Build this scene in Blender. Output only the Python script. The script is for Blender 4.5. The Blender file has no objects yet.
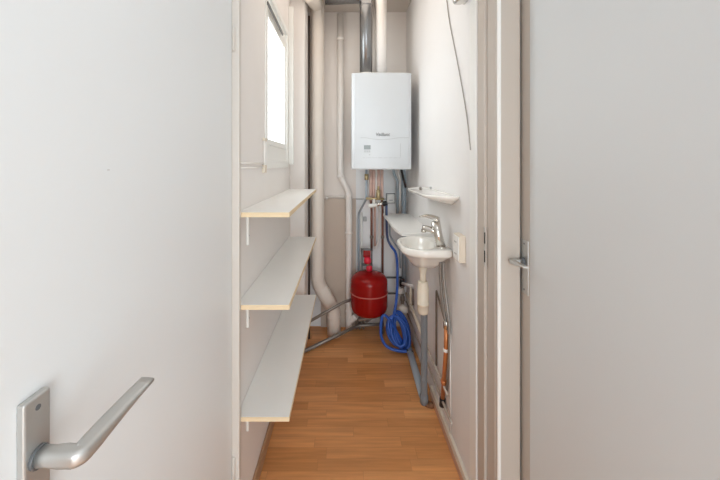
import bpy, bmesh, math, random
from mathutils import Vector, Matrix
random.seed(4)
S = bpy.context.scene
C = S.collection
PI = math.pi

# ------------------------------------------------------------------ camera, world, lights, exposure
CAMH = 1.48
cd = bpy.data.cameras.new('camera'); cam = bpy.data.objects.new('camera', cd); C.objects.link(cam)
cam.location = (0, 0, CAMH); cam.rotation_euler = (PI/2, 0, 0)
cd.sensor_width = 36; cd.lens = 16.0; cd.clip_start = 0.02
cd.shift_x = 15/720; cd.shift_y = -76/720
S.camera = cam
w = bpy.data.worlds.new('daylight'); S.world = w; w.use_nodes = True
bg = w.node_tree.nodes['Background']; bg.inputs[0].default_value = (0.93, 0.97, 1.0, 1); bg.inputs[1].default_value = 3.0

def area(name, loc, rot, sx, sy, power, col=(1, 1, 1)):
    l = bpy.data.lights.new(name, 'AREA'); l.shape = 'RECTANGLE'; l.size = sx; l.size_y = sy
    l.energy = power; l.color = col
    o = bpy.data.objects.new(name, l); C.objects.link(o); o.location = loc; o.rotation_euler = rot
    return o
# hall: two added unseen fill lights, one behind the camera, one overhead
area('hall_rear_fill', (0.28, -1.35, 1.15), (PI/2, 0, 0.08), 0.8, 1.8, 24, (0.865, 0.95, 1.0))
area('hall_top_fill', (0.25, 0.0, 2.55), (0, 0, 0), 0.6, 0.7, 1.5, (0.95, 0.98, 1.0))
# closet: daylight through its window in the left wall
area('closet_window_light', (-0.62, 1.98, 2.05), (0, -PI/2, 0), 0.8, 0.6, 4.5, (0.90, 0.96, 1.0))
# closet ceiling lamp (warm)
area('closet_ceiling_light', (0.0, 2.0, 2.80), (0, 0, 0), 0.6, 1.1, 2.8, (1.0, 0.88, 0.77))
S.cycles.max_bounces = 16; S.cycles.diffuse_bounces = 10; S.cycles.transparent_max_bounces = 12
S.view_settings.view_transform = 'Standard'; S.view_settings.look = 'None'
S.view_settings.exposure = 0.42; S.view_settings.gamma = 1.0
S.view_settings.use_curve_mapping = False

# ------------------------------------------------------------------ materials
def mat(name, col, rough=0.5, metal=0.0, var=0.05, scale=6.0, bump=0.0, bscale=60.0, coat=0.0, spec=0.5, stretch=None):
    m = bpy.data.materials.new(name); m.use_nodes = True
    nt = m.node_tree; b = nt.nodes['Principled BSDF']
    b.inputs['Roughness'].default_value = rough; b.inputs['Metallic'].default_value = metal
    b.inputs['Coat Weight'].default_value = coat; b.inputs['Specular IOR Level'].default_value = spec
    tc = nt.nodes.new('ShaderNodeTexCoord'); vec = tc.outputs['Object']
    if stretch:
        mp = nt.nodes.new('ShaderNodeMapping'); mp.inputs['Scale'].default_value = stretch
        nt.links.new(vec, mp.inputs[0]); vec = mp.outputs[0]
    n = nt.nodes.new('ShaderNodeTexNoise'); n.inputs['Scale'].default_value = scale; n.inputs['Detail'].default_value = 4
    nt.links.new(vec, n.inputs['Vector'])
    mx = nt.nodes.new('ShaderNodeMix'); mx.data_type = 'RGBA'
    mx.inputs[6].default_value = tuple(max(0, c*(1-var)) for c in col) + (1,)
    mx.inputs[7].default_value = tuple(min(1, c*(1+var)) for c in col) + (1,)
    nt.links.new(n.outputs['Fac'], mx.inputs[0]); nt.links.new(mx.outputs[2], b.inputs['Base Color'])
    if bump:
        n2 = nt.nodes.new('ShaderNodeTexNoise'); n2.inputs['Scale'].default_value = bscale
        nt.links.new(vec, n2.inputs['Vector'])
        bp = nt.nodes.new('ShaderNodeBump'); bp.inputs['Strength'].default_value = bump; bp.inputs['Distance'].default_value = 0.002
        nt.links.new(n2.outputs['Fac'], bp.inputs['Height']); nt.links.new(bp.outputs[0], b.inputs['Normal'])
    return m

M = {}
M['wall'] = mat('wall_paint', (0.81, 0.775, 0.745), 0.75, var=0.02, bump=0.15)
M['wallb'] = mat('wall_lamp_tint', (0.82, 0.775, 0.735), 0.75, var=0.02, bump=0.12)  # upper back wall: warmth of the lamp put into its colour
M['wallr'] = mat('wall_pale_paint', (0.80, 0.79, 0.78), 0.7, var=0.02, bump=0.15)
M['wallw'] = mat('wall_white_paint', (0.86, 0.885, 0.90), 0.7, var=0.02, bump=0.12)
M['tanpanel'] = mat('tan_panel', (0.56, 0.48, 0.41), 0.7, var=0.05)
M['ceil'] = mat('ceiling_paint', (0.62, 0.57, 0.52), 0.85, var=0.02)
M['frame'] = mat('beige_gloss_paint', (0.52, 0.465, 0.41), 0.4, var=0.02)
M['jamb'] = mat('pale_beige_paint', (0.64, 0.60, 0.55), 0.4, var=0.02)
M['gouge'] = mat('pale_filler', (0.60, 0.58, 0.56), 0.8)
M['midpipe'] = mat('shaded_cream_pipe', (0.46, 0.40, 0.34), 0.5, var=0.3, scale=15)  # cream pipe with its shadows mixed into the colour
M['braid'] = mat('braided_steel', (0.30, 0.285, 0.265), 0.4, 0.5, var=0.25, scale=120)
M['cable'] = mat('grey_cable', (0.36, 0.33, 0.30), 0.5)
M['framew'] = mat('white_gloss_paint', (0.83, 0.83, 0.80), 0.35, var=0.01)
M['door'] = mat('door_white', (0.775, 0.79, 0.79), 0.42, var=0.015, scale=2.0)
M['board'] = mat('board_white', (0.90, 0.90, 0.875), 0.35, var=0.01)
M['doordim'] = mat('door_white_dimmed', (0.645, 0.66, 0.66), 0.5, var=0.012, scale=2.0)  # right door white, dimmed in colour for the weaker light on it
M['shelf'] = mat('shelf_melamine', (0.85, 0.85, 0.825), 0.35, var=0.02)
M['edge'] = mat('shelf_bare_edge', (0.80, 0.64, 0.42), 0.6, var=0.12, scale=30, stretch=(1, 8, 8))
M['white'] = mat('white_plastic', (0.82, 0.82, 0.79), 0.35, var=0.015)
M['boiler'] = mat('boiler_enamel', (0.58, 0.605, 0.625), 0.3, var=0.006, scale=2)
M['grey'] = mat('light_grey_print', (0.45, 0.47, 0.48), 0.5)
M['dgrey'] = mat('dark_grey_plastic', (0.10, 0.105, 0.11), 0.4)
M['screen'] = mat('grey_display', (0.22, 0.25, 0.25), 0.25)
M['flue'] = mat('flue_grey_metal', (0.26, 0.265, 0.27), 0.27, 0.9, var=0.1)
M['cream'] = mat('cream_pipe', (0.78, 0.72, 0.65), 0.45, var=0.04)
M['creamw'] = mat('off_white_pipe', (0.84, 0.81, 0.775), 0.45, var=0.03)
M['trap'] = mat('ivory_plastic', (0.78, 0.70, 0.57), 0.35, var=0.03)
M['gpipe'] = mat('grey_pvc', (0.20, 0.215, 0.23), 0.5, var=0.06)
M['bpipe'] = mat('blue_grey_pipe', (0.36, 0.43, 0.49), 0.5, var=0.06)
M['steel'] = mat('steel_pipe', (0.25, 0.23, 0.21), 0.4, 0.55, var=0.15, scale=25)
M['dull'] = mat('old_dull_pipe', (0.27, 0.23, 0.195), 0.55, 0.3, var=0.25, scale=20)
M['copper'] = mat('pale_copper', (0.70, 0.50, 0.44), 0.5, 0.15, var=0.15, scale=20)
M['copperb'] = mat('bright_copper', (0.62, 0.24, 0.09), 0.35, 0.5, var=0.25, scale=25)
M['copperd'] = mat('brown_copper', (0.30, 0.15, 0.11), 0.45, 0.35, var=0.2, scale=20)
M['brass'] = mat('brass', (0.48, 0.39, 0.22), 0.4, 0.6, var=0.15, scale=30)
M['chrome'] = mat('chrome', (0.70, 0.68, 0.64), 0.16, 1.0, var=0.03)
M['nickel'] = mat('brushed_aluminium', (0.57, 0.565, 0.545), 0.42, 0.85, var=0.04, scale=40)
M['black'] = mat('black_rubber', (0.015, 0.015, 0.018), 0.45)
M['red'] = mat('red_enamel', (0.30, 0.005, 0.004), 0.22, var=0.06, coat=0.0, spec=0.3)
M['redcap'] = mat('red_plastic', (0.68, 0.02, 0.05), 0.35)
M['seamred'] = mat('worn_red_seam', (0.52, 0.13, 0.11), 0.45)
M['darkred'] = mat('dark_red_seam', (0.33, 0.03, 0.025), 0.3)
M['blue'] = mat('blue_hose', (0.02, 0.095, 0.44), 0.35, var=0.1)
M['blueshade'] = mat('blue_hose_shaded', (0.07, 0.11, 0.24), 0.4)  # darker copy of the hose blue, shade painted in
M['ceramic'] = mat('white_ceramic', (0.84, 0.82, 0.77), 0.12, var=0.01, coat=0.3)
M['sock'] = mat('beige_plastic', (0.70, 0.62, 0.51), 0.45, var=0.02)
M['base'] = mat('cream_skirting', (0.70, 0.63, 0.53), 0.45, var=0.04)
M['basep'] = mat('pinkish_skirting', (0.55, 0.32, 0.22), 0.5, var=0.08, scale=15)
M['basew'] = mat('wood_skirting', (0.42, 0.25, 0.14), 0.45, var=0.15, scale=20, stretch=(8, 1, 8))
M['rust'] = mat('brown_rust', (0.20, 0.09, 0.04), 0.8, var=0.5, scale=40)
M['slitshade'] = mat('slit_shade_brown', (0.06, 0.04, 0.03), 0.6, var=0.4, scale=20)  # dark tone of the shaded slit beside the column
M['seam'] = mat('dark_gap', (0.02, 0.018, 0.015), 0.9)

def floor_mat():
    m = bpy.data.materials.new('laminate_strips'); m.use_nodes = True
    nt = m.node_tree; b = nt.nodes['Principled BSDF']; L = nt.links.new
    def math_(op, a, v=None):
        n = nt.nodes.new('ShaderNodeMath'); n.operation = op
        if isinstance(a, (int, float)): n.inputs[0].default_value = a
        else: L(a, n.inputs[0])
        if v is not None:
            if isinstance(v, (int, float)): n.inputs[1].default_value = v
            else: L(v, n.inputs[1])
        return n.outputs[0]
    tc = nt.nodes.new('ShaderNodeTexCoord'); sp = nt.nodes.new('ShaderNodeSeparateXYZ'); L(tc.outputs['Object'], sp.inputs[0])
    yr = math_('DIVIDE', sp.outputs[1], 0.0647); row = math_('FLOOR', yr); fy = math_('FRACT', yr)
    wn = nt.nodes.new('ShaderNodeTexWhiteNoise'); wn.noise_dimensions = '1D'; L(row, wn.inputs['W'])
    xs = math_('DIVIDE', math_('ADD', sp.outputs[0], math_('MULTIPLY', wn.outputs[0], 3.0)), 0.46)
    ix = math_('FLOOR', xs); fx = math_('FRACT', xs)
    cb = nt.nodes.new('ShaderNodeCombineXYZ'); L(ix, cb.inputs[0]); L(row, cb.inputs[1])
    w2 = nt.nodes.new('ShaderNodeTexWhiteNoise'); w2.noise_dimensions = '3D'; L(cb.outputs[0], w2.inputs['Vector'])
    rp = nt.nodes.new('ShaderNodeValToRGB'); L(w2.outputs[0], rp.inputs[0])
    e = rp.color_ramp.elements
    e[0].color = (0.575, 0.255, 0.086, 1); e[1].color = (0.77, 0.375, 0.148, 1)
    q = e.new(0.5); q.color = (0.67, 0.308, 0.113, 1)
    # grain
    cg = nt.nodes.new('ShaderNodeCombineXYZ')
    L(math_('ADD', math_('MULTIPLY', sp.outputs[0], 3.0), math_('MULTIPLY', w2.outputs[0], 40.0)), cg.inputs[0])
    L(math_('MULTIPLY', sp.outputs[1], 45.0), cg.inputs[1])
    ng = nt.nodes.new('ShaderNodeTexNoise'); ng.inputs['Scale'].default_value = 1.0; ng.inputs['Detail'].default_value = 5
    L(cg.outputs[0], ng.inputs['Vector'])
    gr = nt.nodes.new('ShaderNodeMapRange'); L(ng.outputs['Fac'], gr.inputs[0])
    gr.inputs[1].default_value = 0.3; gr.inputs[2].default_value = 0.7; gr.inputs[3].default_value = 0.82; gr.inputs[4].default_value = 1.12
    mu = nt.nodes.new('ShaderNodeMix'); mu.data_type = 'RGBA'; mu.blend_type = 'MULTIPLY'; mu.inputs[0].default_value = 1
    L(rp.outputs[0], mu.inputs[6])
    gc = nt.nodes.new('ShaderNodeCombineColor'); [L(gr.outputs[0], gc.inputs[i]) for i in range(3)]
    L(gc.outputs[0], mu.inputs[7])
    # fine seams
    s1 = math_('LESS_THAN', fy, 0.03); s2 = math_('LESS_THAN', fx, 0.005)
    sm = math_('MULTIPLY', math_('MAXIMUM', s1, s2), 0.25)
    md = nt.nodes.new('ShaderNodeMix'); md.data_type = 'RGBA'; L(sm, md.inputs[0]); L(mu.outputs[2], md.inputs[6]); md.inputs[7].default_value = (0.16, 0.07, 0.03, 1)
    L(md.outputs[2], b.inputs['Base Color'])
    b.inputs['Roughness'].default_value = 0.38
    return m
M['floor'] = floor_mat()

def glass_mat():
    m = bpy.data.materials.new('window_glass'); m.use_nodes = True
    nt = m.node_tree; nt.nodes.remove(nt.nodes['Principled BSDF'])
    o = nt.nodes['Material Output']; mx = nt.nodes.new('ShaderNodeMixShader')
    t = nt.nodes.new('ShaderNodeBsdfTransparent'); g = nt.nodes.new('ShaderNodeBsdfGlossy'); g.inputs['Roughness'].default_value = 0.03
    t.inputs[0].default_value = (0.97, 0.98, 0.98, 1)
    mx.inputs[0].default_value = 0.06
    nt.links.new(t.outputs[0], mx.inputs[1]); nt.links.new(g.outputs[0], mx.inputs[2])
    nt.links.new(mx.outputs[0], o.inputs[0])
    return m
M['glass'] = glass_mat()

# ------------------------------------------------------------------ mesh helpers
def P(px, py, D):                       # a point of the place at depth D (metres along +Y)
    return Vector(((px-345)*D/320, D, CAMH-(py-164)*D/320))
def floorD(py): return 320*CAMH/(py-164)

def obj(name, bm, m, parent=None, loc=None):
    me = bpy.data.meshes.new(name)
    bmesh.ops.recalc_face_normals(bm, faces=bm.faces)
    if loc is None:
        if parent is not None: loc = Vector(parent['_w'])
        else:
            xs = [v.co for v in bm.verts]
            loc = Vector(((min(v.x for v in xs)+max(v.x for v in xs))/2, (min(v.y for v in xs)+max(v.y for v in xs))/2, min(v.z for v in xs)))
    loc = Vector(loc)
    bmesh.ops.translate(bm, vec=-loc, verts=bm.verts)
    bm.to_mesh(me); bm.free()
    o = bpy.data.objects.new(name, me); C.objects.link(o); o['_w'] = tuple(loc)
    for mm in (m if isinstance(m, (list, tuple)) else [m]): me.materials.append(M[mm])
    if parent is not None:
        o.parent = parent; o.location = loc - Vector(parent['_w'])
    else: o.location = loc
    return o
def tag(o, label, cat, group=None):
    o['label'] = label; o['category'] = cat
    if group: o['group'] = group
    return o
def thing(name, label, cat, loc, group=None):
    o = bpy.data.objects.new(name, None); C.objects.link(o); o.location = loc; o['_w'] = tuple(loc); o.empty_display_size = 0.05
    return tag(o, label, cat, group)
def struct(name, bm, m, parent=None):
    o = obj(name, bm, m, parent)
    if parent is None: o['kind'] = 'structure'
    return o

def box(bm, x0, x1, y0, y1, z0, z1, bev=0.0, seg=2, mi=0):
    t = bmesh.new()
    bmesh.ops.create_cube(t, size=1)
    for v in t.verts:
        v.co = Vector(((x0+x1)/2+v.co.x*(x1-x0), (y0+y1)/2+v.co.y*(y1-y0), (z0+z1)/2+v.co.z*(z1-z0)))
    if bev: bmesh.ops.bevel(t, geom=t.edges[:], offset=bev, segments=seg, affect='EDGES', profile=0.5)
    for f in t.faces: f.material_index = mi
    merge(bm, t); return bm
def merge(bm, t):
    me = bpy.data.meshes.new('tmp'); t.to_mesh(me); t.free(); bm.from_mesh(me); bpy.data.meshes.remove(me)
def B(*a, **k): return box(bmesh.new(), *a, **k)

def fillet(pts, r):
    pts = [Vector(p) for p in pts]
    if r <= 0 or len(pts) < 3: return pts
    out = [pts[0]]
    for a, b, c in zip(pts, pts[1:], pts[2:]):
        d1 = (a-b); d2 = (c-b); k = min(r, d1.length*0.48, d2.length*0.48)
        p = b+d1.normalized()*k; q = b+d2.normalized()*k
        for i in range(7):
            t = i/6; out.append(p*(1-t)**2 + b*2*t*(1-t) + q*t*t)
    out.append(pts[-1]); return out
def tube(bm, pts, r, bend=0.0, n=14, radii=None):
    pts = fillet(pts, bend)
    N = len(pts); T = []
    for i in range(N):
        T.append((pts[min(i+1, N-1)]-pts[max(i-1, 0)]).normalized())
    u = T[0].orthogonal().normalized(); rings = []
    for i in range(N):
        u = (u - T[i]*u.dot(T[i])).normalized(); v = T[i].cross(u)
        rr = radii[i] if radii else r
        rings.append([bm.verts.new(pts[i]+(u*math.cos(2*PI*k/n)+v*math.sin(2*PI*k/n))*rr) for k in range(n)])
    for a, b in zip(rings, rings[1:]):
        for k in range(n):
            f = bm.faces.new((a[k], a[(k+1) % n], b[(k+1) % n], b[k])); f.smooth = True
    bm.faces.new(rings[0][::-1]); bm.faces.new(rings[-1])
    return bm
def TB(*a, **k): return tube(bmesh.new(), *a, **k)
def lathe(bm, c, prof, axis=(0, 0, 1), n=28):          # prof: list of (radius, height along axis)
    c = Vector(c); A = Vector(axis).normalized(); u = A.orthogonal().normalized(); v = A.cross(u); prev = None
    first = last = None
    for r, h in prof:
        ring = [bm.verts.new(c+A*h+(u*math.cos(2*PI*k/n)+v*math.sin(2*PI*k/n))*max(r, 1e-4)) for k in range(n)]
        if prev:
            for k in range(n):
                f = bm.faces.new((prev[k], prev[(k+1) % n], ring[(k+1) % n], ring[k])); f.smooth = True
        else: first = ring
        prev = ring
    bm.faces.new(first[::-1]); bm.faces.new(prev)
    return bm
def LA(*a, **k): return lathe(bmesh.new(), *a, **k)
def cyl(p, q, r, n=18, bev=0.15):
    p = Vector(p); q = Vector(q); L = (q-p).length; e = min(r, L)*bev
    return LA(p, [(r-e, 0), (r, e), (r, L-e), (r-e, L)], axis=q-p, n=n)
def loft(bm, rings, smooth=True, cap=True):
    R = [[bm.verts.new(p) for p in ring] for ring in rings]; n = len(R[0])
    for a, b in zip(R, R[1:]):
        for k in range(n):
            f = bm.faces.new((a[k], a[(k+1) % n], b[(k+1) % n], b[k])); f.smooth = smooth
    if cap: bm.faces.new(R[0][::-1]); bm.faces.new(R[-1])
    return bm

XL, XR, YB = -0.415, 0.56, 2.92
# ------------------------------------------------------------------ the setting
struct('floor', B(-1.75, 0.75, -1.6, 3.0, -0.06, 0), 'floor')
wl = bmesh.new()
WY0, WY1, WZ0, WZ1 = 1.66, 2.33, 1.455, 2.44
box(wl, XL-0.035, XL, 1.218, 2.35, 0, WZ0); box(wl, XL-0.035, XL, 1.218, 2.35, WZ1, 3.2)
box(wl, XL-0.035, XL, 1.218, WY0, WZ0, WZ1); box(wl, XL-0.035, XL, WY1, 2.35, WZ0, WZ1)
box(wl, XL-0.037, XL-0.017, 2.35, 3.0, 0, 3.2)
struct('wall_left', wl, 'wall')
struct('wall_right', B(XR, XR+0.1, 1.36, 3.0, 0, 3.2), 'wallr')
bk = bmesh.new(); box(bk, XL-0.017, 0.1, YB, 3.0, 0, 1.165); box(bk, 0.1, XR, YB, 3.0, 0, 1.50); box(bk, XL-0.017, 0.1, YB, 3.0, 1.165, 1.50, mi=1); box(bk, XL-0.017, XR, YB, 3.0, 1.50, 3.2, mi=1)
struct('wall_back', bk, ['wallw', 'wallb'])
struct('ceiling', B(-0.46, 0.66, 1.36, 3.0, 2.865, 2.95), 'ceil')
struct('trim_1', B(-0.22, 0.10, YB-0.018, YB, 0.0, 1.165, bev=0.002), 'tanpanel')
struct('trim_2', B(XL-0.017, -0.314, 2.50, 2.70, 0, 2.86, bev=0.008), 'wall')              # boxed column
struct('trim_3', B(XL+0.002, XL+0.035, 2.352, 2.375, 1.475, 2.64, bev=0.004), 'framew')   # batten by the window
struct('baseboard_left', B(XL, XL+0.014, 1.22, 2.35, 0, 0.07, bev=0.003), 'basew')
bb = bmesh.new(); box(bb, XR-0.016, XR, 1.36, 2.05, 0.0, 0.062, bev=0.003); box(bb, XR-0.020, XR-0.014, 1.36, 2.05, 0.0, 0.030, mi=1)
struct('baseboard_right', bb, ['base', 'basep'])
# hall in front
struct('wall_hall_left', B(-1.75, -1.65, -1.6, 1.3, 0, 2.6), 'wallw')
struct('wall_hall_back', B(-1.75, 0.78, -1.7, -1.6, 0, 2.6), 'wallw')
wh = bmesh.new(); box(wh, 0.675, 0.775, -1.6, 0.28, 0, 2.6); box(wh, 0.675, 0.775, 0.28, 1.36, 2.19, 2.6); box(wh, 0.73, 0.775, 0.28, 1.36, 0, 2.19)
struct('wall_hall_right', wh, 'wallw')
wf = bmesh.new(); box(wf, -1.65, -0.432, 1.215, 1.30, 0, 2.6); box(wf, -0.432, 0.73, 1.215, 1.36, 2.2, 3.2)
box(wf, 0.60, 0.73, 1.235, 1.36, 0, 2.2)
struct('wall_hall_front', wf, 'wallw')
struct('ceiling_hall', B(-1.75, 0.775, -1.6, 1.215, 2.6, 2.7), 'wallw')
# left jamb of the closet opening (narrow, door hangs on it)
lj = bmesh.new(); box(lj, -0.431, -0.394, 1.192, 1.217, 0, 2.2, bev=0.003)
struct('trim_4', lj, 'jamb')
# right jamb: stepped lining, architrave, with strike plate
rj = bmesh.new()
box(rj, 0.562, 0.600, 1.292, 1.358, 0, 2.2, bev=0.003)        # rebate step
box(rj, 0.573, 0.600, 1.222, 1.292, 0, 2.2, bev=0.004)
box(rj, 0.575, 0.662, 1.205, 1.234, 0, 2.2, bev=0.006)        # architrave face
jm = struct('trim_5', rj, 'frame')
obj('edge_highlight', B(0.5745, 0.588, 1.2015, 1.215, 0, 2.2, bev=0.005), 'framew', jm)  # white strip painting the light caught on the rounded edge
sp = B(0.5612, 0.5635, 1.284, 1.296, 1.07, 1.225, bev=0.0005)
so = obj('strike_plate', sp, 'nickel', jm)
for z0, z1 in ((1.085, 1.132), (1.160, 1.205)):
    obj('keep_slot', B(0.5604, 0.5625, 1.2838, 1.290, z0, z1), 'seam', so)
struct('trim_6', B(XR-0.003, XR, 1.361, 1.432, 0.064, 2.2, bev=0.001), 'framew')    # white lining strip on the right wall

# window in the left wall
wn = bmesh.new()
def frame_rect(bm, x0, x1, y0, y1, z0, z1, t, bev=0.004):
    box(bm, x0, x1, y0, y0+t, z0, z1, bev=bev); box(bm, x0, x1, y1-t, y1, z0, z1, bev=bev)
    box(bm, x0, x1, y0+t, y1-t, z0, z0+t, bev=bev); box(bm, x0, x1, y0+t, y1-t, z1-t, z1, bev=bev)
frame_rect(wn, XL-0.035, XL+0.006, WY0, WY1, WZ0, WZ1, 0.045)
win = struct('window_1', wn, 'framew')
sash = bmesh.new(); frame_rect(sash, XL-0.031, XL-0.006, WY0+0.05, WY1-0.05, 1.585, WZ1-0.05, 0.034)
sashb = obj('sash', sash, 'framew', win)
obj('pane', B(XL-0.022, XL-0.018, WY0+0.08, WY1-0.08, 1.612, WZ1-0.08), 'glass', win)
obj('infill_panel', B(XL-0.03, XL-0.002, WY0+0.04, WY1-0.04, WZ0+0.04, 1.583, bev=0.003), 'white', win)
obj('head_track', B(XL+0.004, XL+0.012, WY0+0.02, 2.09, 2.318, 2.334), 'dgrey', win)
obj('top_rail', B(XL-0.028, XL-0.004, WY0+0.05, WY1-0.05, 2.285, 2.36, bev=0.004), 'framew', win)
obj('seal', B(XL-0.026, XL-0.012, 1.742, 1.752, 1.615, 2.29), 'sock', win)
for yy in (2.10, 2.17):
    obj('glazing_bar', B(XL-0.026, XL-0.014, yy, yy+0.009, 1.615, 2.29), 'framew', sashb)

# ------------------------------------------------------------------ doors
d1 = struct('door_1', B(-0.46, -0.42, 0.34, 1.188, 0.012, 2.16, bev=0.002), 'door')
def handle(root, xf, s, yc, zc, tipdir, plate=(0.037, 0.22), neck=0.056, L=0.13, pt=0.011, fat=1.0):
    """xf face of the door, s = +1/-1 side it sticks out to, tipdir = +1/-1 along Y"""
    a, b = sorted((xf, xf+s*pt))
    pl = obj('handle_plate', B(a, b, yc-plate[0]/2, yc+plate[0]/2, zc+0.081-plate[1], zc+0.081, bev=min(0.0025, pt*0.4)), 'nickel', root)
    for zz in (zc+0.066, zc+0.096-plate[1]):
        obj('screw', cyl((xf+s*(pt-0.0002), yc, zz), (xf+s*(pt+0.0006), yc, zz), 0.0038), 'dgrey', pl)
    obj('collar', cyl((xf+s*(pt-0.001), yc, zc), (xf+s*0.0155, yc, zc), 0.0145), 'dgrey', pl)
    # lever: neck and flat grip as one lofted casting
    bm = bmesh.new(); n = 16; rings = []
    x0 = xf+s*0.0145; xe = xf+s*(0.011+neck)
    path = []                                        # (x, y, dirx, diry, halfwidth, halfheight)
    for t in (0, 0.3, 0.6, 0.8): path.append((x0+(xe-s*0.016-x0)*t/0.8, yc, s, 0, 0.0115-0.001*t, 0.0115-0.0015*t))
    for k in range(1, 7):
        an = k/6*PI/2
        path.append((xe-s*0.013+s*0.007*math.sin(an), yc+tipdir*0.007*(1-math.cos(an)), s*math.cos(an), tipdir*math.sin(an), 0.0118, 0.0102))
    for k in range(1, 9):
        t = k/8
        path.append((xe-s*0.006+s*0.009*t*t, yc+tipdir*(0.010+(L-0.010)*t), s*0.08, tipdir, 0.0128-0.0004*t, 0.0102-0.0066*t))
    for i, (x, y, dx, dy, hw, hh) in enumerate(path):
        hw *= fat; hh *= fat
        d = Vector((dx, dy, 0)).normalized(); sd = Vector((-d.y, d.x, 0))
        zt = zc+0.001+0.012*max(0, (i-9)/8)**1.3
        ring = []
        for k in range(n):
            an = 2*PI*k/n; cx, cz = math.cos(an), math.sin(an)
            e = 2.6 if i < 2 else 6.0
            f = (abs(cx)**e+abs(cz)**e)**(-1/e)
            ring.append(Vector((x, y, zt))+sd*hw*cx*f+Vector((0, 0, 1))*hh*cz*f)
        rings.append(ring)
    loft(bm, rings)
    obj('door_handle', bm, 'nickel', root)
handle(d1, -0.42, 1, 0.4265, 1.090, 1, neck=0.060, L=0.134)
# two small dark chips in the door paint
obj('paint_chip', B(-0.4201, -0.4196, 0.5655, 0.571, 1.4685, 1.4705), 'gouge', d1)
# hinge barrels at the far edge of the left door
for z in (0.30, 1.9):
    obj('hinge', cyl((-0.414, 1.190, z), (-0.414, 1.190, z+0.09), 0.006), 'jamb', d1)

d2 = struct('door_2', B(0.67, 0.71, 0.29, 1.160, 0.012, 2.16, bev=0.001), 'doordim')
obj('lock_stile', B(0.67, 0.71, 1.1605, 1.222, 0.012, 2.16, bev=0.001), 'frame', d2)
handle(d2, 0.67, -1, 1.190, 1.118, -1, plate=(0.050, 0.20), neck=0.046, L=0.112, pt=0.004, fat=0.8)

# ------------------------------------------------------------------ shelves on the left wall
def shelf(zt, th, label, d0=1.219, d1=2.362, zl=None):
    bm = bmesh.new(); x0, x1 = XL+0.001, -0.2135
    box(bm, x0, x1, d0+0.0015, d1, zt-th, zt, bev=0.001, seg=1)
    o = tag(obj('shelf', bm, 'shelf'), label, 'shelf', 'white boards on the left closet wall')
    obj('front_edging', B(x0, x1, d0, d0+0.0018, zt-th+0.0005, zt-0.0005), 'edge', o)
    obj('side_edging', B(x1-0.0005, x1+0.0012, d0+0.001, d1, zt-th+0.0005, zt-0.0005), 'edge', o)
    return o
def zat(py, D): return CAMH-(py-164)*D/320
zs = [zat(212.4, 1.219), zat(305, 1.219), zat(417.3, 1.219)]
shelf(zs[0], 0.019, 'topmost of the three white shelf boards, level with the boiler underside')
shelf(zs[1], 0.019, 'middle white shelf board of the three on the left wall')
shelf(zs[2], 0.017, 'lowest white shelf board, nearest the wooden floor')
for z, ln, lb in ((zs[0]-0.019, 0.138, 'topmost'), (zs[1]-0.019, 0.132, 'middle'), (zs[2]-0.017, 0.142, 'lowest')):
    bm = bmesh.new(); box(bm, XL+0.0005, XL+0.010, 1.345, 1.363, z-ln, z-0.0002, bev=0.001); box(bm, XL+0.010, XL+0.15, 1.350, 1.358, z-0.008, z-0.0002)
    o = tag(obj('shelf_bracket', bm, 'white'), 'small white metal bracket under the %s shelf board' % lb, 'bracket', 'brackets under the shelf boards')
    obj('screw', cyl((XL+0.0098, 1.354, z-ln*0.72), (XL+0.0112, 1.354, z-ln*0.72), 0.003), 'grey', o)

# rod linkage on the left wall by the window
r = bmesh.new()
for yy in (163.2, 167.6):
    D0, D1 = 1.225, 1.61
    z = zat(yy, 1.4); tube(r, [(XL+0.006, D0, z), (XL+0.006, D1, z)], 0.0035, n=8)
o = tag(obj('window_rod', r, 'creamw'), 'thin double metal opener rod on left wall below the window', 'rod')
t = TB([(XL+0.008, 1.615, zat(173, 1.615)), (XL+0.008, 1.615, zat(139, 1.615))], 0.0045, n=8)
tube(t, [(XL+0.008, 1.632, zat(171, 1.63)), (XL+0.008, 1.632, zat(141, 1.63))], 0.003, n=8)
obj('upright_rod', t, 'creamw', o)
obj('corner_joint', B(XL+0.0005, XL+0.016, 1.595, 1.635, zat(173, 1.615), zat(165, 1.615), bev=0.003), 'sock', o)
obj('top_joint', B(XL+0.0005, XL+0.014, 1.605, 1.65, zat(141, 1.615), zat(138, 1.615), bev=0.002), 'sock', o)

# ------------------------------------------------------------------ big pipes in the back left
def collar(p, r, h, root, m, axis=(0, 0, 1)):
    p = Vector(p); A = Vector(axis).normalized()
    return obj('coupling', cyl(p-A*h/2, p+A*h/2, r, bev=0.3), m, root)
Dp = 2.77
pts = [P(309, -6, 2.45), P(317.6, 6, Dp), P(317.6, 283, Dp), P(334.0, 310, Dp), (P(334.0, 320, Dp).x, Dp, 0.0)]
soil = tag(obj('drain_pipe', TB(pts, 0.058, bend=0.06, n=24), 'cream'), 'thick cream drain pipe with slanted foot in the back left corner', 'pipe')
for px, py, ax in ((317.6, 279, (0, 0, 1)), (334.0, 317, (0, 0, 1))):
    collar(P(px, py, Dp), 0.060, 0.02, soil, 'cream', ax)
obj('coupling', cyl(P(321, 288.6, Dp), P(330.5, 304.2, Dp), 0.0600, bev=0.05), 'cream', soil)
Dw = 2.865
pts = [(P(340.5, 0, Dw).x, Dw, 2.82), P(340.5, 176, Dw), P(348.8, 193, Dw), P(348.8, 325, Dw), (P(348.8, 0, Dw).x, Dw, 0.0)]
wp = tag(obj('waste_pipe', TB(pts, 0.029, bend=0.03, n=18), 'creamw'), 'slim off-white vertical waste pipe with a kink, left of the boiler', 'pipe')
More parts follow.
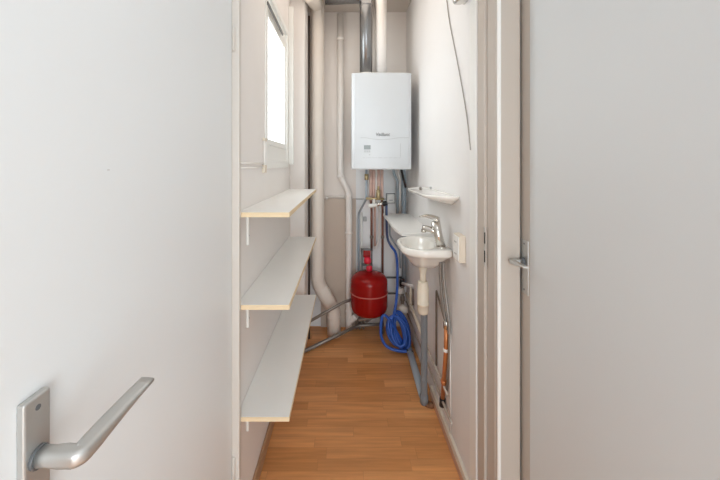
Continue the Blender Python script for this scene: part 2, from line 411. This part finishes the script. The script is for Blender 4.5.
for px, py in ((340.5, 39), (340.5, 176), (348.8, 196), (348.8, 233), (348.8, 311)): collar(P(px, py, Dw), 0.033, 0.035, wp, 'creamw')
obj('side_spigot', cyl(P(349.5, 322, Dw), P(356, 316, Dw-0.02), 0.026), 'creamw', wp)
o = tag(obj('wall_pipe', TB([P(326, 197, 2.895), P(345, 197, 2.895)], 0.009), 'creamw'), 'short thin white horizontal pipe between drain pipe and waste pipe', 'pipe')
collar(P(327, 198, 2.895), 0.014, 0.02, o, 'creamw', (1, 0, 0))
tag(obj('slit_shade_rod', TB([(-0.304, 2.712, 0.0), (-0.304, 2.712, zat(16, 2.712))], 0.0085), 'slitshade'), 'thin dark rod standing in for shade in the gap between white column and thick cream pipe', 'pipe')  # added dark rod that paints the shaded slit
# two steel pipes from behind the shelves
o = tag(obj('steel_pipe', TB([(-0.345, 2.48, 0.016), P(358, 325.5, 2.83), P(384, 324, 2.80)], 0.014, bend=0.05), 'steel'), 'long grey metal pipe lying on the floor below the red vessel', 'pipe')
for a, b in (((358, 325.5, 2.83), (362, 325.3, 2.826)),):
    obj('coupling', cyl(P(*a), P(*b), 0.018), 'steel', o)
tag(obj('steel_pipe', TB([P(296, 329, 2.52), P(343, 302.5, 2.66), P(351.6, 299.5, 2.70)], 0.012, bend=0.03), 'steel'), 'grey metal pipe rising from behind lowest shelf to side of red vessel', 'pipe')

# ------------------------------------------------------------------ boiler
BX0, BX1, BF, BBK = 0.050, 0.496, 2.392, 2.73
BZ0, BZ1 = zat(169.3, 2.386), zat(72.5, 2.386)
boiler = thing('boiler', 'white wall-hung heating boiler in the middle of the back wall', 'boiler', (0.273, 2.6, BZ0))
obj('casing', B(BX0+0.004, BX1-0.004, BF+0.03, BBK, BZ0, BZ1-0.002, bev=0.006), 'boiler', boiler)
bm = bmesh.new(); n = 20; rings = []
out = []
for k in range(n+1):
    u = -1+2*k/n; out.append((0.273+u*(BX1-BX0)/2, BF-0.014*(1-u*u)+ (0.006 if abs(u) == 1 else 0)))
ring2 = [(BX1, BF+0.03), (BX0, BF+0.03)]
def ringat(z, ins): return [Vector((0.273+(x-0.273)*(1-ins/0.22), y+ins, z)) for x, y in out]+[Vector((x, y, z)) for x, y in ring2]
bm = loft(bmesh.new(), [ringat(BZ0-0.002, 0.006), ringat(BZ0+0.006, 0), ringat(BZ1-0.006, 0), ringat(BZ1, 0.006)], smooth=False)
cover = obj('front_cover', bm, 'boiler', boiler)
def yf(x): u = (x-0.273)/((BX1-BX0)/2); return BF-0.014*(1-u*u)
def strip(pts, h):           # thin strip on the cover following its curve; pts = (x,z)
    bm = bmesh.new(); rings = []
    for x, z in pts:
        y = yf(x); rings.append([Vector((x, y-0.0012, z-h/2)), Vector((x, y-0.0012, z+h/2)), Vector((x, y+0.004, z+h/2)), Vector((x, y+0.004, z-h/2))])
    return loft(bm, rings, smooth=False)
Db = 2.38
def bz(py): return zat(py, Db)
def bx(px): return (px-345)*Db/320
pts = []
for k in range(25):
    px = 360.5+(409-360.5)*k/24; s = max(0, 1-((px-382)/16)**2); pts.append((bx(px), bz(137.7+1.9*s)))
obj('cover_joint', strip(pts, 0.004), 'grey', cover)
def patch(px0, px1, py0, py1): 
    return strip([(bx(px0+(px1-px0)*k/8), (bz(py0)+bz(py1))/2) for k in range(9)], bz(py0)-bz(py1))
pn = obj('control_panel', patch(361.8, 402.6, 142.4, 157.8), 'boiler', boiler)
obj('panel_edge', patch(400.3, 400.8, 143.5, 156.8), 'grey', pn)
obj('panel_edge', patch(362.5, 401, 157.6, 158.0), 'grey', pn)
def raised(bm, d):
    bmesh.ops.translate(bm, vec=(0, -d, 0), verts=bm.verts); return bm
obj('display', raised(patch(364.0, 370.6, 145.2, 149.4), 0.0012), 'screen', pn)
for k in range(3): obj('button', raised(patch(364.2+2.2*k, 365.8+2.2*k, 150.3, 152.3), 0.0012), 'grey', pn)
obj('button', raised(patch(368.8, 370.2, 154.0, 155.3), 0.0012), 'grey', pn)
fc = bpy.data.curves.new('logo_lettering', 'FONT'); fc.body = 'Vaillant'; fc.size = 0.044; fc.extrude = 0.0008; fc.align_x = 'CENTER'; fc.shear = 0.15
tmp = bpy.data.objects.new('tmp_text', fc); C.objects.link(tmp)
me = bpy.data.meshes.new_from_object(tmp.evaluated_get(bpy.context.evaluated_depsgraph_get())); bpy.data.objects.remove(tmp)
bm = bmesh.new(); bm.from_mesh(me)
bmesh.ops.rotate(bm, cent=(0, 0, 0), matrix=Matrix.Rotation(PI/2, 3, 'X'), verts=bm.verts)
wd = max(v.co.x for v in bm.verts)-min(v.co.x for v in bm.verts)
for v in bm.verts: v.co.x *= 0.104/wd; v.co.z *= 0.104/wd
for v in bm.verts: v.co += Vector((bx(382.5), yf(bx(382.5))-0.0014, bz(136.0)))
obj('logo_lettering', bm, 'dgrey', boiler)
obj('wall_rail', B(0.10, 0.45, BBK, YB, 2.0, 2.05), 'white', boiler)
# flue parts on top
fx, fy = P(366, 72, 2.55).x, 2.55
zb = BZ1
fl = tag(obj('flue_pipe', TB([(fx, fy, zb+0.0), (fx, fy, 2.815), (-0.16, fy+0.03, 2.815)], 0.05, bend=0.06, n=24), 'flue'), 'dark grey flue pipe elbowing left above the boiler', 'pipe')
collar((fx, fy, zat(6, 2.55)), 0.0535, 0.03, fl, 'flue')
obj('flue_adapter', cyl((fx, fy, zb), (fx, fy, zb+0.035), 0.068, n=28), 'white', fl)
ax = P(381.5, 72, 2.55).x
o = tag(obj('air_pipe', TB([(ax, 2.56, zb), (ax, 2.56, 2.86)], 0.043, n=24), 'creamw'), 'wide off-white air pipe rising from boiler top beside dark flue', 'pipe')
tag(obj('thin_pipe', TB([(P(374.5, 0, 2.72).x, 2.70, zb-0.002), (P(374.5, 0, 2.72).x, 2.70, 2.86)], 0.016), 'creamw'), 'thin pale vertical pipe squeezed between dark flue and wide air pipe', 'pipe')

# ------------------------------------------------------------------ pipes under the boiler
DU, DV = 2.66, 2.885
def pipe(name, label, pts, r, m, bend=0.03, cat='pipe', n=12):
    return tag(obj(name, TB(pts, r, bend=bend, n=n), m), label, cat)
ZT = BZ0-0.001
def top(px, D=DU): return Vector(((px-345)*D/320, D, ZT))
o = pipe('drain_tube', 'grey tube bending left below the boiler, leftmost under it', [top(366.5), P(366.5, 198, DU), P(358.5, 214, DV-0.005), P(358.5, 311, DV-0.005)], 0.0095, 'bpipe')
obj('brass_nut', cyl(P(366.5, 174, DU), P(366.5, 180, DU), 0.017, n=6), 'brass', o)
pipe('white_tube', 'thin white tube on the back wall left of the red vessel', [P(361.5, 212, DV+0.012), P(361.5, 322, DV+0.012)], 0.011, 'white')
ends = {'copper': None}
cp = [(370.8, 371.6, 251, 'copperd', 'leftmost copper pipe below the boiler, darkening brown lower down'),
      (373.8, 374.9, 246, 'copper', 'second copper pipe from the left below the boiler, beside the cream one'),
      (378.7, 379.2, 206, 'copper', 'short copper pipe between cream pipe and rightmost copper pipe'),
      (382.0, 382.6, 281, 'copperd', 'rightmost copper pipe below the boiler, long and dark')]
for a, b, ye, m2, lb in cp:
    pts = [top(a), P(a, 200, DU), P(b, 209, DV), P(b, ye, DV)] if ye > 210 else [top(a), P(a, 200, DU)]
    o = thing('copper_pipe', lb, 'pipe', pts[0])
    obj('upper_run', TB(pts[:2], 0.0122), 'copper', o)
    if ye > 210:
        obj('lower_run', TB([pts[1], pts[2], pts[3]], 0.0105, bend=0.03), m2, o)
        if a != 373.8: collar(P(b, 237, DV), 0.015, 0.03, o, 'dull')
pipe('cream_pipe', 'cream coated pipe between copper pipes, curving at its lower end', [top(376.2), P(376.2, 201, DU), P(379.2, 210, DV), P(379.2, 239, DV-0.01), P(377.2, 245, DV-0.03), P(374.5, 249, DV-0.045)], 0.0083, 'creamw')
# filling set: brass manifold and valves
fv = thing('filling_valve', 'brass and white valve cluster with black knob below boiler', 'valve', P(376, 202, DU-0.03))
DM = DU-0.028
obj('manifold', TB([P(366, 198.5, DM), P(384, 199, DM)], 0.010), 'brass', fv)
obj('brass_body', cyl(P(378.3, 190, DM), P(378.3, 199, DM), 0.018, n=8), 'brass', fv)
obj('brass_stem', cyl(P(378.3, 186, DM), P(378.3, 190, DM), 0.008), 'brass', fv)
obj('white_valve', cyl(P(368.5, 206, DM), P(377, 205, DM), 0.017), 'white', fv)
obj('white_elbow', TB([P(374, 199, DM), P(374, 205, DM)], 0.011), 'white', fv)
obj('steel_valve', cyl(P(377, 205, DM), P(384, 202.5, DM), 0.013), 'chrome', fv)
obj('black_knob', cyl(P(383, 204, DM), P(387.2, 203, DM-0.01), 0.021, n=12), 'black', fv)
tag(obj('wall_clip', B(P(363, 0, YB).x, P(366.5, 0, YB).x, YB-0.025, YB, zat(221, YB), zat(216.5, YB), bev=0.004), 'grey'), 'tiny grey clip on the back wall above the red vessel', 'clip')
# cable / conduit line across the back wall
pipe('wall_cable', 'thin grey cable running across back wall to white socket', [P(352.5, 199, YB-0.006), P(387, 199, YB-0.006)], 0.005, 'grey')
sk = tag(obj('wall_socket', B(P(386.5, 0, YB).x, P(394, 0, YB).x, YB-0.045, YB, zat(202.3, YB), zat(193.8, YB), bev=0.005), 'white'), 'small white socket box on back wall under the boiler', 'socket')
obj('shadow_rim', B(P(385.9, 0, YB).x, P(394.9, 0, YB).x, YB-0.012, YB, zat(203.2, YB), zat(193.2, YB), bev=0.003), 'gpipe', sk)  # grey rim painting the shadow around the socket
obj('socket_slot', B(P(388.5, 0, YB).x, P(392, 0, YB).x, YB-0.047, YB-0.044, zat(200.2, YB), zat(199.2, YB)), 'grey', sk)
# pipes right of the socket
pipe('grey_pipe', 'grey pipe bending below the boiler, left of thick blue-grey pipe', [top(393.5, 2.66), P(394, 174, 2.67), P(397.3, 181, 2.78), P(397.3, 216, 2.87)], 0.011, 'bpipe')
pipe('white_pipe', 'pale thin pipe between the grey pipe and blue-grey pipe under boiler', [top(398, 2.69), P(400, 182, 2.80), P(400, 216, 2.875)], 0.009, 'creamw')
o = tag(obj('insulated_pipe', TB([P(403, 169.8, 2.85), P(404, 180, 2.85), P(404, 283, 2.85)], 0.021, bend=0.03, n=16), 'bpipe'), 'thick blue-grey vertical pipe in the back right corner', 'pipe')
obj('black_joint', cyl(P(402.0, 279, 2.80), P(402.0, 286.5, 2.80), 0.024), 'black', o)
pipe('black_hose', 'short black hose slanting from boiler underside to right corner', [top(401.2, 2.60), P(402.5, 175, 2.62), P(405.5, 187, 2.72)], 0.010, 'black')
# horizontal dark pipes behind the hose
for py, lb in ((277.5, 'upper'), (293.5, 'lower')):
    pipe('stub_pipe', '%s of two short dark pipes between red vessel and blue hose' % lb, [P(383, py, 2.89), P(403, py, 2.89)], 0.0085, 'dgrey')

# ------------------------------------------------------------------ red expansion vessel
VD = 2.725; vc = P(369, 316, VD); vx = vc.x; R = 0.157
zv0, zv1 = zat(316.5, VD-0.07), zat(271.5, VD)
ev = thing('expansion_vessel', 'red domed expansion vessel hanging in the back corner over the floor', 'tank', (vx, VD, zv0))
H = zv1-zv0
prof = [(0.03, 0.0), (0.105, 0.003), (0.130, 0.012), (0.147, 0.030), (R, 0.062)]
prof += [(R, 0.13), (R, 0.27)]
for k in range(1, 10):
    a = k/9*PI/2; prof.append((0.030+(R-0.030)*math.cos(a), 0.27+(H-0.27)*math.sin(a)))
obj('body', LA((vx, VD, zv0), prof, n=40), 'red', ev)
zr = zat(299.0, VD-0.155)
obj('weld_seam', LA((vx, VD, zr), [(R-0.002, -0.006), (R+0.0035, -0.004), (R+0.0035, 0.004), (R-0.002, 0.006)], n=40), 'seamred', ev)
obj('neck', cyl((vx, VD, zv1-0.01), (vx, VD, zv1+0.03), 0.018), 'darkred', ev)
obj('valve_cap', LA((vx+0.002, VD, zv1+0.002), [(0.012, 0), (0.026, 0.008), (0.027, 0.03), (0.022, 0.05), (0.012, 0.056)], n=20), 'redcap', ev)
obj('valve_cap', LA((vx-0.012, VD, zv1+0.066), [(0.014, 0), (0.03, 0.008), (0.032, 0.03), (0.026, 0.052), (0.012, 0.06)], n=20), 'redcap', ev)
obj('valve_stem', cyl((vx-0.008, VD, zv1+0.05), (vx-0.012, VD, zv1+0.075), 0.012), 'brass', ev)
vb = bmesh.new(); zk0, zk1 = zv1+0.005, zat(249.5, VD)
xk0, xk1 = P(361.6, 0, VD).x, P(372.8, 0, VD).x
box(vb, xk0, xk0+0.012, VD+0.03, VD+0.045, zk0, zk1, bev=0.002); box(vb, xk1-0.012, xk1, VD+0.03, VD+0.045, zk0, zk1, bev=0.002)
box(vb, xk0, xk1, VD+0.03, VD+0.045, zk1-0.012, zk1, bev=0.002)
box(vb, xk0, xk0+0.008, VD+0.04, YB, zk1-0.06, zk1-0.03); box(vb, xk0, xk1, VD-0.016, VD+0.045, zv1+0.052, zv1+0.057)
obj('hanging_bracket', vb, 'dgrey', ev)
obj('red_housing', B(xk0+0.016, xk1-0.016, VD+0.024, VD+0.046, zk1-0.075, zk1-0.018, bev=0.004), 'red', ev)
# fittings below it
lf = thing('pipe_manifold', 'dull pipe fittings on the floor under the red vessel', 'fitting', (vx-0.05, 2.84, 0))
obj('fitting_body', TB([P(358, 320.3, 2.85), P(364, 319, 2.84), P(377, 316, 2.84)], 0.016, bend=0.02), 'dull', lf)
for px in (356.5, 359.5, 363.5):
    obj('stub', cyl((P(px, 0, 2.87).x, 2.87, 0.0), P(px, 314, 2.87), 0.011), 'dull', lf)
obj('branch', TB([P(366, 322, 2.83), P(374, 316.5, 2.83)], 0.010), 'steel', lf)
lg = thing('standing_hose', 'short dark upright pipe right of and below the red vessel', 'pipe', (P(382, 0, 2.78).x, 2.78, 0))
obj('riser', cyl((P(382, 0, 2.79).x, 2.79, 0.0), P(382, 312, 2.79), 0.014), 'dgrey', lg)

# ------------------------------------------------------------------ blue hose
pts = [P(386.3, 205, 2.62), P(386.6, 214, 2.70), P(386.8, 238, 2.84), P(391, 246, 2.80), P(397.3, 254, 2.72), P(397.6, 285, 2.66), P(396, 305, 2.60), P(393.5, 316, 2.58)]
up = fillet(pts, 0.05)
coil = []
turns = 6.6; steps = 26
for k in range(int(turns*steps)):
    a = -2*PI*k/steps + PI*0.55; t = k/steps
    cx = 398.5 + 2.6*math.sin(t*2.3) ; cyy = 333 - 0.6*t + 1.5*math.sin(t*1.7)
    rx = 6.8+2.2*math.sin(t*2.9+1); ry = 15.6+1.3*math.cos(t*2.1)
    px = cx+rx*math.cos(a)-3.5*math.sin(a); py = cyy-ry*math.sin(a)
    dp = 2.50+0.09*(0.5+0.5*math.sin(a))+0.011*math.sin(t*1.9)*2+0.012*(t-2.5)
    p = P(px, py, dp); p.z = max(p.z, 0.011); coil.append(p)
sweep = [P(383.5, 312, 2.545), P(380.5, 325, 2.53), P(381.0, 338, 2.515), P(386, 346.5, 2.50), P(394, 350, 2.49), P(403, 351.5, 2.47), P(407, 351, 2.47)]
for p in sweep: p.z = max(p.z, 0.011)
hose = thing('garden_hose', 'blue water hose hanging from valve and coiled on floor beside red vessel', 'hose', P(396, 352, 2.5))
def smooth_pts(ps, it=2):
    for _ in range(it):
        q = [ps[0]]
        for a, b in zip(ps, ps[1:]): q += [a*0.75+b*0.25, a*0.25+b*0.75]
        q.append(ps[-1]); ps = q
    return ps
obj('hanging_run', TB(smooth_pts(pts[3:]+coil[:2]), 0.0112, n=10), 'blue', hose)
obj('upper_run', TB(smooth_pts(pts[:4]), 0.0112, n=10), 'blueshade', hose)
obj('coil', TB(smooth_pts(coil, 1), 0.0112, n=10), 'blue', hose)
obj('loose_loop', TB(smooth_pts([coil[-1], coil[-1]*0.5+sweep[0]*0.5+Vector((0, 0, 0.02))]+sweep), 0.0112, n=10), 'blue', hose)
obj('hose_end', cyl(sweep[-1]+Vector((-0.005, 0.002, 0.001)), sweep[-1]+Vector((0.045, -0.02, 0.001)), 0.011), 'black', hose)
pipe('supply_pipe', 'pale blue-grey tube slanting beside upper blue hose under the white board', [P(389.5, 217, 2.86), P(389.8, 236, 2.86), P(399.5, 250, 2.80), P(400.5, 268, 2.80)], 0.008, 'bpipe')

# ------------------------------------------------------------------ valves and wall pipes low right
sv = thing('stop_valve', 'old stop valve with white cap low on right wall behind hose', 'valve', P(402, 300, 2.7))
obj('valve_body', LA(P(402.8, 309.5, 2.72), [(0.012, -0.045), (0.032, -0.032), (0.042, 0), (0.032, 0.032), (0.012, 0.045)], axis=(1, -0.8, 0.1), n=20), 'cream', sv)
obj('valve_pipe', TB([P(402.5, 286, 2.78), P(402.5, 308, 2.75), P(402.5, 330, 2.75)], 0.013, bend=0.02), 'dull', sv)
obj('white_cap', cyl(P(399.2, 291.5, 2.72), P(402.5, 291, 2.76), 0.024), 'white', sv)
obj('brass_nut', cyl(P(402.5, 296, 2.76), P(402.5, 301, 2.76), 0.020, n=6), 'dull', sv)
pipe('branch_pipe', 'short cream pipe from black joint to the right wall', [P(402.5, 283.5, 2.775), P(413.8, 286.5, 2.62)], 0.0125, 'creamw')
ct = tag(obj('riser_pipe', TB([P(410.6, 287, 2.64), P(410.6, 312, 2.64)], 0.009), 'trap'), 'short cream upright pipe on right wall near the corner, behind the trap', 'pipe')
pipe('riser_pipe', 'short dark brown upright pipe on right wall, beside cream one', [P(412.9, 289, 2.58), P(412.9, 305, 2.58)], 0.008, 'dull')
XW = XR-0.018
def wl_pipe(name, label, z0, D0, D1, r, m, x=XW, z1=None):
    return pipe(name, label, [(x, D0, z0), (x, D1, z0 if z1 is None else z1)], r, m)
a = wl_pipe('cream_wall_pipe', 'cream pipe along right wall behind the grey drain pipe', 0.335, 2.83, 2.12, 0.012, 'trap', x=XR-0.02, z1=0.275)
wl_pipe('thin_wall_pipe', 'upper thin shade-toned cream pipe along the lower right wall', 0.262, 2.84, 1.69, 0.0065, 'midpipe')
pts = [(XW-0.002, 2.84, 0.185), (XW-0.002, 1.652, 0.165), (XW-0.002, 1.642, 0.62)]
pipe('low_wall_pipe', 'lower thin pale pipe along right wall turning upright near door lining', [pts[0], pts[1], (XW-0.002, 1.62, 0.168)], 0.0065, 'midpipe')
pipe('upright_conduit', 'very thin pale upright conduit on right wall nearest the door lining', [(XR-0.006, 1.68, 0.07), (XR-0.006, 1.68, 0.63)], 0.004, 'creamw')
for D, z in ((2.02, 0.30), (1.78, 0.262)):
    pass
pipe('bent_cable', 'thin dark cable bent to a peak on right wall left of chrome hoses', [(XR-0.008, 1.935, 0.262), (XR-0.008, 1.935, 0.715), (XR-0.012, 1.745, 0.615)], 0.0055, 'dull', bend=0.006)

# ------------------------------------------------------------------ basin
def rr_radius(cx, cy, ang, x0, x1, y0, y1, rl, rrr):
    """distance from (cx,cy) to a rounded rectangle; rl radius on the room side, rrr on the wall side"""
    dx, dy = math.cos(ang), math.sin(ang); lo, hi = 0, 1.0
    def inside(x, y):
        r = rl if x < (x0+x1)/2 else rrr
        if not (x0 <= x <= x1 and y0 <= y <= y1): return False
        qx = max(x0+r-x, x-(x1-r), 0); qy = max(y0+r-y, y-(y1-r), 0)
        return qx*qx+qy*qy <= r*r+1e-9
    for _ in range(40):
        mid = (lo+hi)/2
        if inside(cx+dx*mid, cy+dy*mid): lo = mid
        else: hi = mid
    return lo
BAS = (0.305, XR-0.001, 1.635, 1.985); zrim = 1.034
bc = (0.412, 1.82)
NN = 64
def oring(z, inset=0.0, k=1.0, tgt=None):
    o = []
    for i in range(NN):
        a = 2*PI*i/NN; r = rr_radius(bc[0], bc[1], a, *BAS, 0.125, 0.03)-inset
        x, y = bc[0]+r*math.cos(a), bc[1]+r*math.sin(a)
        if tgt:
            tx, ty, trx, try_ = tgt
            ex, ey = tx+trx*math.cos(a), ty+try_*math.sin(a); x, y = ex+(x-ex)*k, ey+(y-ey)*k
        o.append(Vector((x, y, z)))
    return o
def ering(z, s): return [Vector((bc[0]+0.092*s*math.cos(2*PI*i/NN), bc[1]+0.146*s*math.sin(2*PI*i/NN), z)) for i in range(NN)]
T = (0.456, 1.87, 0.028, 0.028)
rings = [oring(zrim-0.150, 0, 0.0, T), oring(zrim-0.145, 0, 0.12, T), oring(zrim-0.128, 0, 0.36, T), oring(zrim-0.098, 0, 0.56, T), oring(zrim-0.066, 0, 0.74, T), oring(zrim-0.044, 0, 0.90, T), oring(zrim-0.035, 0.002, 0.985, T), oring(zrim-0.028, 0, 1, T),
         oring(zrim-0.006, 0), oring(zrim-0.001, 0.004), oring(zrim, 0.009), ering(zrim-0.001, 1.03), ering(zrim-0.006, 0.98), ering(zrim-0.04, 0.88), ering(zrim-0.075, 0.68), ering(zrim-0.092, 0.4), ering(zrim-0.096, 0.12)]
sink = thing('wash_basin', 'small white ceramic wash basin on the right wall', 'basin', (0.45, 1.82, zrim-0.15))
obj('bowl', loft(bmesh.new(), rings), 'ceramic', sink)
obj('plug_hole', cyl((bc[0], bc[1], zrim-0.0965), (bc[0], bc[1], zrim-0.094), 0.016), 'chrome', sink)
# mixer tap: stands on the basin
tx, ty = 0.513, 1.705
tap = thing('mixer_tap', 'chrome single lever mixer tap on the basin rim', 'tap', (tx, ty, zrim))
tpx = [(tx, ty, zrim), (tx-0.015, ty+0.002, zrim+0.065), (tx-0.030, ty+0.005, zrim+0.138)]
obj('body', TB([Vector(p) for p in tpx], 0.022, n=20, radii=[0.023, 0.022, 0.025]), 'chrome', tap)
obj('base_ring', cyl((tx, ty, zrim), (tx, ty, zrim+0.008), 0.027), 'chrome', tap)
sp_ = [Vector((tx-0.020, ty+0.004, zrim+0.080)), Vector((tx-0.06, ty+0.025, zrim+0.096)), Vector((tx-0.088, ty+0.042, zrim+0.096))]
obj('spout', TB(fillet(sp_, 0.02), 0.0165, n=14), 'chrome', tap)
obj('aerator', cyl(sp_[-1]+Vector((0.004, -0.002, -0.022)), sp_[-1]+Vector((0.004, -0.002, -0.006)), 0.0145), 'chrome', tap)
lv = bmesh.new(); rings = []
top_c = Vector(tpx[2])
for k in range(9):
    t = k/8; c = top_c+Vector((0.020-0.092*t, 0.045*t, 0.008+0.018*math.sin(t*PI*0.75)))
    hw = 0.025*(1-0.42*t); hh = 0.017*(1-0.72*t)
    d = Vector((-0.115, 0.06, 0)).normalized(); sd = Vector((-d.y, d.x, 0))
    rings.append([c+sd*hw*math.cos(2*PI*j/14)+Vector((0, 0, 1))*hh*math.sin(2*PI*j/14) for j in range(14)])
loft(lv, rings); obj('lever', lv, 'chrome', tap)
# trap below the basin
TXx, TYy = 0.458, 1.88
trap = thing('bottle_trap', 'ivory plastic bottle trap hanging under the wash basin', 'trap', (TXx, TYy, zat(314, TYy)))
zt0, zt1 = zat(314, TYy), zat(282, TYy)
obj('tail_pipe', LA((TXx, TYy, zt1-0.01), [(0.0175, 0), (0.0175, 0.045), (0.020, 0.07), (0.028, zrim-0.152-zt1+0.01)], n=20), 'trap', trap)
obj('cup', LA((TXx, TYy, zt0), [(0.018, 0), (0.028, 0.006), (0.0325, 0.022), (0.0325, 0.055), (0.0345, 0.056), (0.0345, 0.064), (0.033, 0.065), (0.033, zt1-zt0-0.03), (0.030, zt1-zt0-0.012), (0.022, zt1-zt0)], n=28), 'trap', trap)
obj('collar_nut', cyl((TXx, TYy, zt1-0.022), (TXx, TYy, zt1+0.006), 0.030, n=12), 'trap', trap)
DX, DY = 0.488, 1.975
dr = tag(obj('grey_drain_pipe', TB([(TXx, TYy+0.025, zt1-0.05), (DX, DY, zt1-0.055), (DX, DY, 0.028), (DX, DY-0.0, 0.0)], 0.0205, bend=0.04, n=18), 'gpipe'), 'grey vertical drain pipe from the trap down to the floor', 'pipe')
collar((DX, DY, 0.03), 0.025, 0.06, dr, 'gpipe')
tag(obj('floor_pipe', TB([(DX+0.0, DY+0.035, 0.026), (0.507, 2.66, 0.026)], 0.024, n=18), 'bpipe'), 'blue-grey pipe lying along foot of the right wall', 'pipe')
bm = bmesh.new()
for k in range(2):
    lathe(bm, (DX+0.028+0.008*k, DY-0.008-0.01*k, 0.0), [(0.03-0.006*k, 0), (0.026-0.006*k, 0.008), (0.012, 0.018+0.006*k)], n=11)
tag(obj('sealing_putty', bm, 'rust'), 'brown rusty sealing lump at the foot of grey drain pipe', 'putty')
# chrome supply hoses and copper riser
tag(obj('tap_hose', TB(smooth_pts([Vector((0.508, 1.70, zrim-0.075)), P(440.2, 275, 1.715), P(442, 297, 1.72), P(446.2, 326, 1.71)]), 0.0085, n=10), 'braid'), 'left of two chrome hoses hanging below the mixer tap', 'hose', 'tap hoses below the basin')
tag(obj('tap_hose', TB(smooth_pts([Vector((0.524, 1.70, zrim-0.075)), P(443.5, 275, 1.70), P(446, 298, 1.69), P(449.2, 322, 1.67), P(449.2, 334, 1.67)]), 0.0085, n=10), 'braid'), 'right of two chrome hoses hanging below the mixer tap', 'hose', 'tap hoses below the basin')
cr = tag(obj('copper_riser', TB([P(446.2, 325, 1.71), P(446.0, 350, 1.715), P(442.5, 400, 1.78)], 0.0115, bend=0.03), 'copperb'), 'bright orange copper pipe low on right wall below the chrome hoses', 'pipe')
obj('joint_nut', cyl(P(446.2, 321, 1.71), P(446.2, 329, 1.71), 0.0155, n=6), 'chrome', cr)
obj('white_ring', cyl(P(446.0, 348.5, 1.714), P(445.9, 351.5, 1.716), 0.0150), 'white', cr)
obj('clip', cyl(P(443.8, 380, 1.753), P(443.5, 383.5, 1.757), 0.0155), 'copperb', cr)
obj('black_cap', cyl(P(442.6, 398, 1.778), P(442.2, 406, 1.785), 0.0165), 'black', cr)
pipe('thin_riser', 'thin grey pipe right beside the orange copper pipe', [P(449.4, 332, 1.68), P(449.4, 350, 1.68), P(447, 392, 1.72)], 0.006, 'dull')

# white board over the pipes behind the basin
wb = bmesh.new()
zbd = 1.047
rings = [[Vector((0.334, 2.80, z)), Vector((0.334, 2.15, z)), Vector((0.355, 2.00, z)), Vector((XR-0.001, 2.00, z)), Vector((XR-0.001, 2.80, z))] for z in (zbd-0.018, zbd)]
loft(wb, rings, smooth=False)
tag(obj('wall_board', wb, 'board'), 'white flat board on right wall behind the wash basin', 'board')

# ceramic ledge above
LB = (0.402, XR-0.001, 1.56, 2.17); lc = (0.50, 1.85)
def lring(z, inset, wall=0.0):
    o = []
    for i in range(NN):
        a = 2*PI*i/NN; r = rr_radius(lc[0], lc[1], a, *LB, 0.11, 0.006)-inset
        x, y = lc[0]+r*math.cos(a), lc[1]+r*math.sin(a)
        if wall: x = x+(XR-0.001-x)*wall; y = lc[1]+(y-lc[1])*(1-wall*0.42)
        o.append(Vector((x, y, z)))
    return o
zl = 1.322
rings = [lring(zl-0.052, 0.0, 0.80), lring(zl-0.045, 0.0, 0.62), lring(zl-0.026, 0.0, 0.25), lring(zl-0.014, 0.001, 0.03), lring(zl-0.004, 0), lring(zl, 0.003), lring(zl, 0.010), lring(zl-0.004, 0.016)]
ld = tag(obj('ceramic_ledge', loft(bmesh.new(), rings), 'ceramic'), 'white ceramic ledge with rounded ends on right wall above the basin', 'shelf')
obj('fixing_screw', cyl((XR-0.012, 2.07, zl+0.004), (XR-0.001, 2.07, zl+0.004), 0.007), 'grey', ld)
tag(obj('metal_hook', cyl((0.478, 2.03, zl-0.004), (0.478, 2.03, zl+0.012), 0.009), 'steel'), 'tiny grey metal knob standing on the ceramic ledge', 'knob')

# surface outlet box on the right wall
ob = thing('outlet_box', 'beige surface mounted double outlet box right of the basin', 'outlet', (0.545, 1.52, zat(264, 1.48)))
obj('housing', B(XR-0.030, XR, 1.482, 1.562, zat(263.5, 1.482), zat(236, 1.482), bev=0.004), 'sock', ob)
fp = obj('face_plate', B(XR-0.034, XR-0.029, 1.486, 1.558, zat(262, 1.482), zat(237.5, 1.482), bev=0.002), 'white', ob)
zc = (zat(263.5, 1.482)+zat(236, 1.482))/2
for dz in (-0.028, 0.028):
    sk2 = obj('socket_well', cyl((XR-0.0348, 1.522, zc+dz), (XR-0.0335, 1.522, zc+dz), 0.020), 'white', fp)
    for dy in (-0.008, 0.008):
        obj('pin_hole', cyl((XR-0.0352, 1.522+dy, zc+dz), (XR-0.0345, 1.522+dy, zc+dz), 0.004), 'dgrey', fp)
# loose cable on the right wall
xs = XR-0.005
def wp_(px, py): D = xs*320/(px-345); return P(px, py, D)
cpts = [wp_(446, -6), wp_(449, 20), wp_(453, 40), wp_(458, 65), wp_(463, 92), wp_(467.5, 120), wp_(470.5, 150)]
tag(obj('loose_cable', TB(smooth_pts(cpts), 0.0029, n=8), 'cable'), 'thin dark cable hanging down the upper right wall', 'cable')
# wall lamp at the very top of the right wall
la = thing('wall_lamp', 'small metal lamp fitting high on the right wall, cut off by frame', 'lamp', (0.535, 1.44, 2.205))
obj('wall_plate', B(XR-0.012, XR, 1.39, 1.49, 2.22, 2.33, bev=0.004), 'chrome', la)
obj('lamp_shade', LA((0.518, 1.44, 2.205), [(0.018, 0), (0.030, 0.006), (0.034, 0.03), (0.028, 0.09)], n=20), 'chrome', la)

for o in bpy.data.objects:
    if '_w' in o: del o['_w']
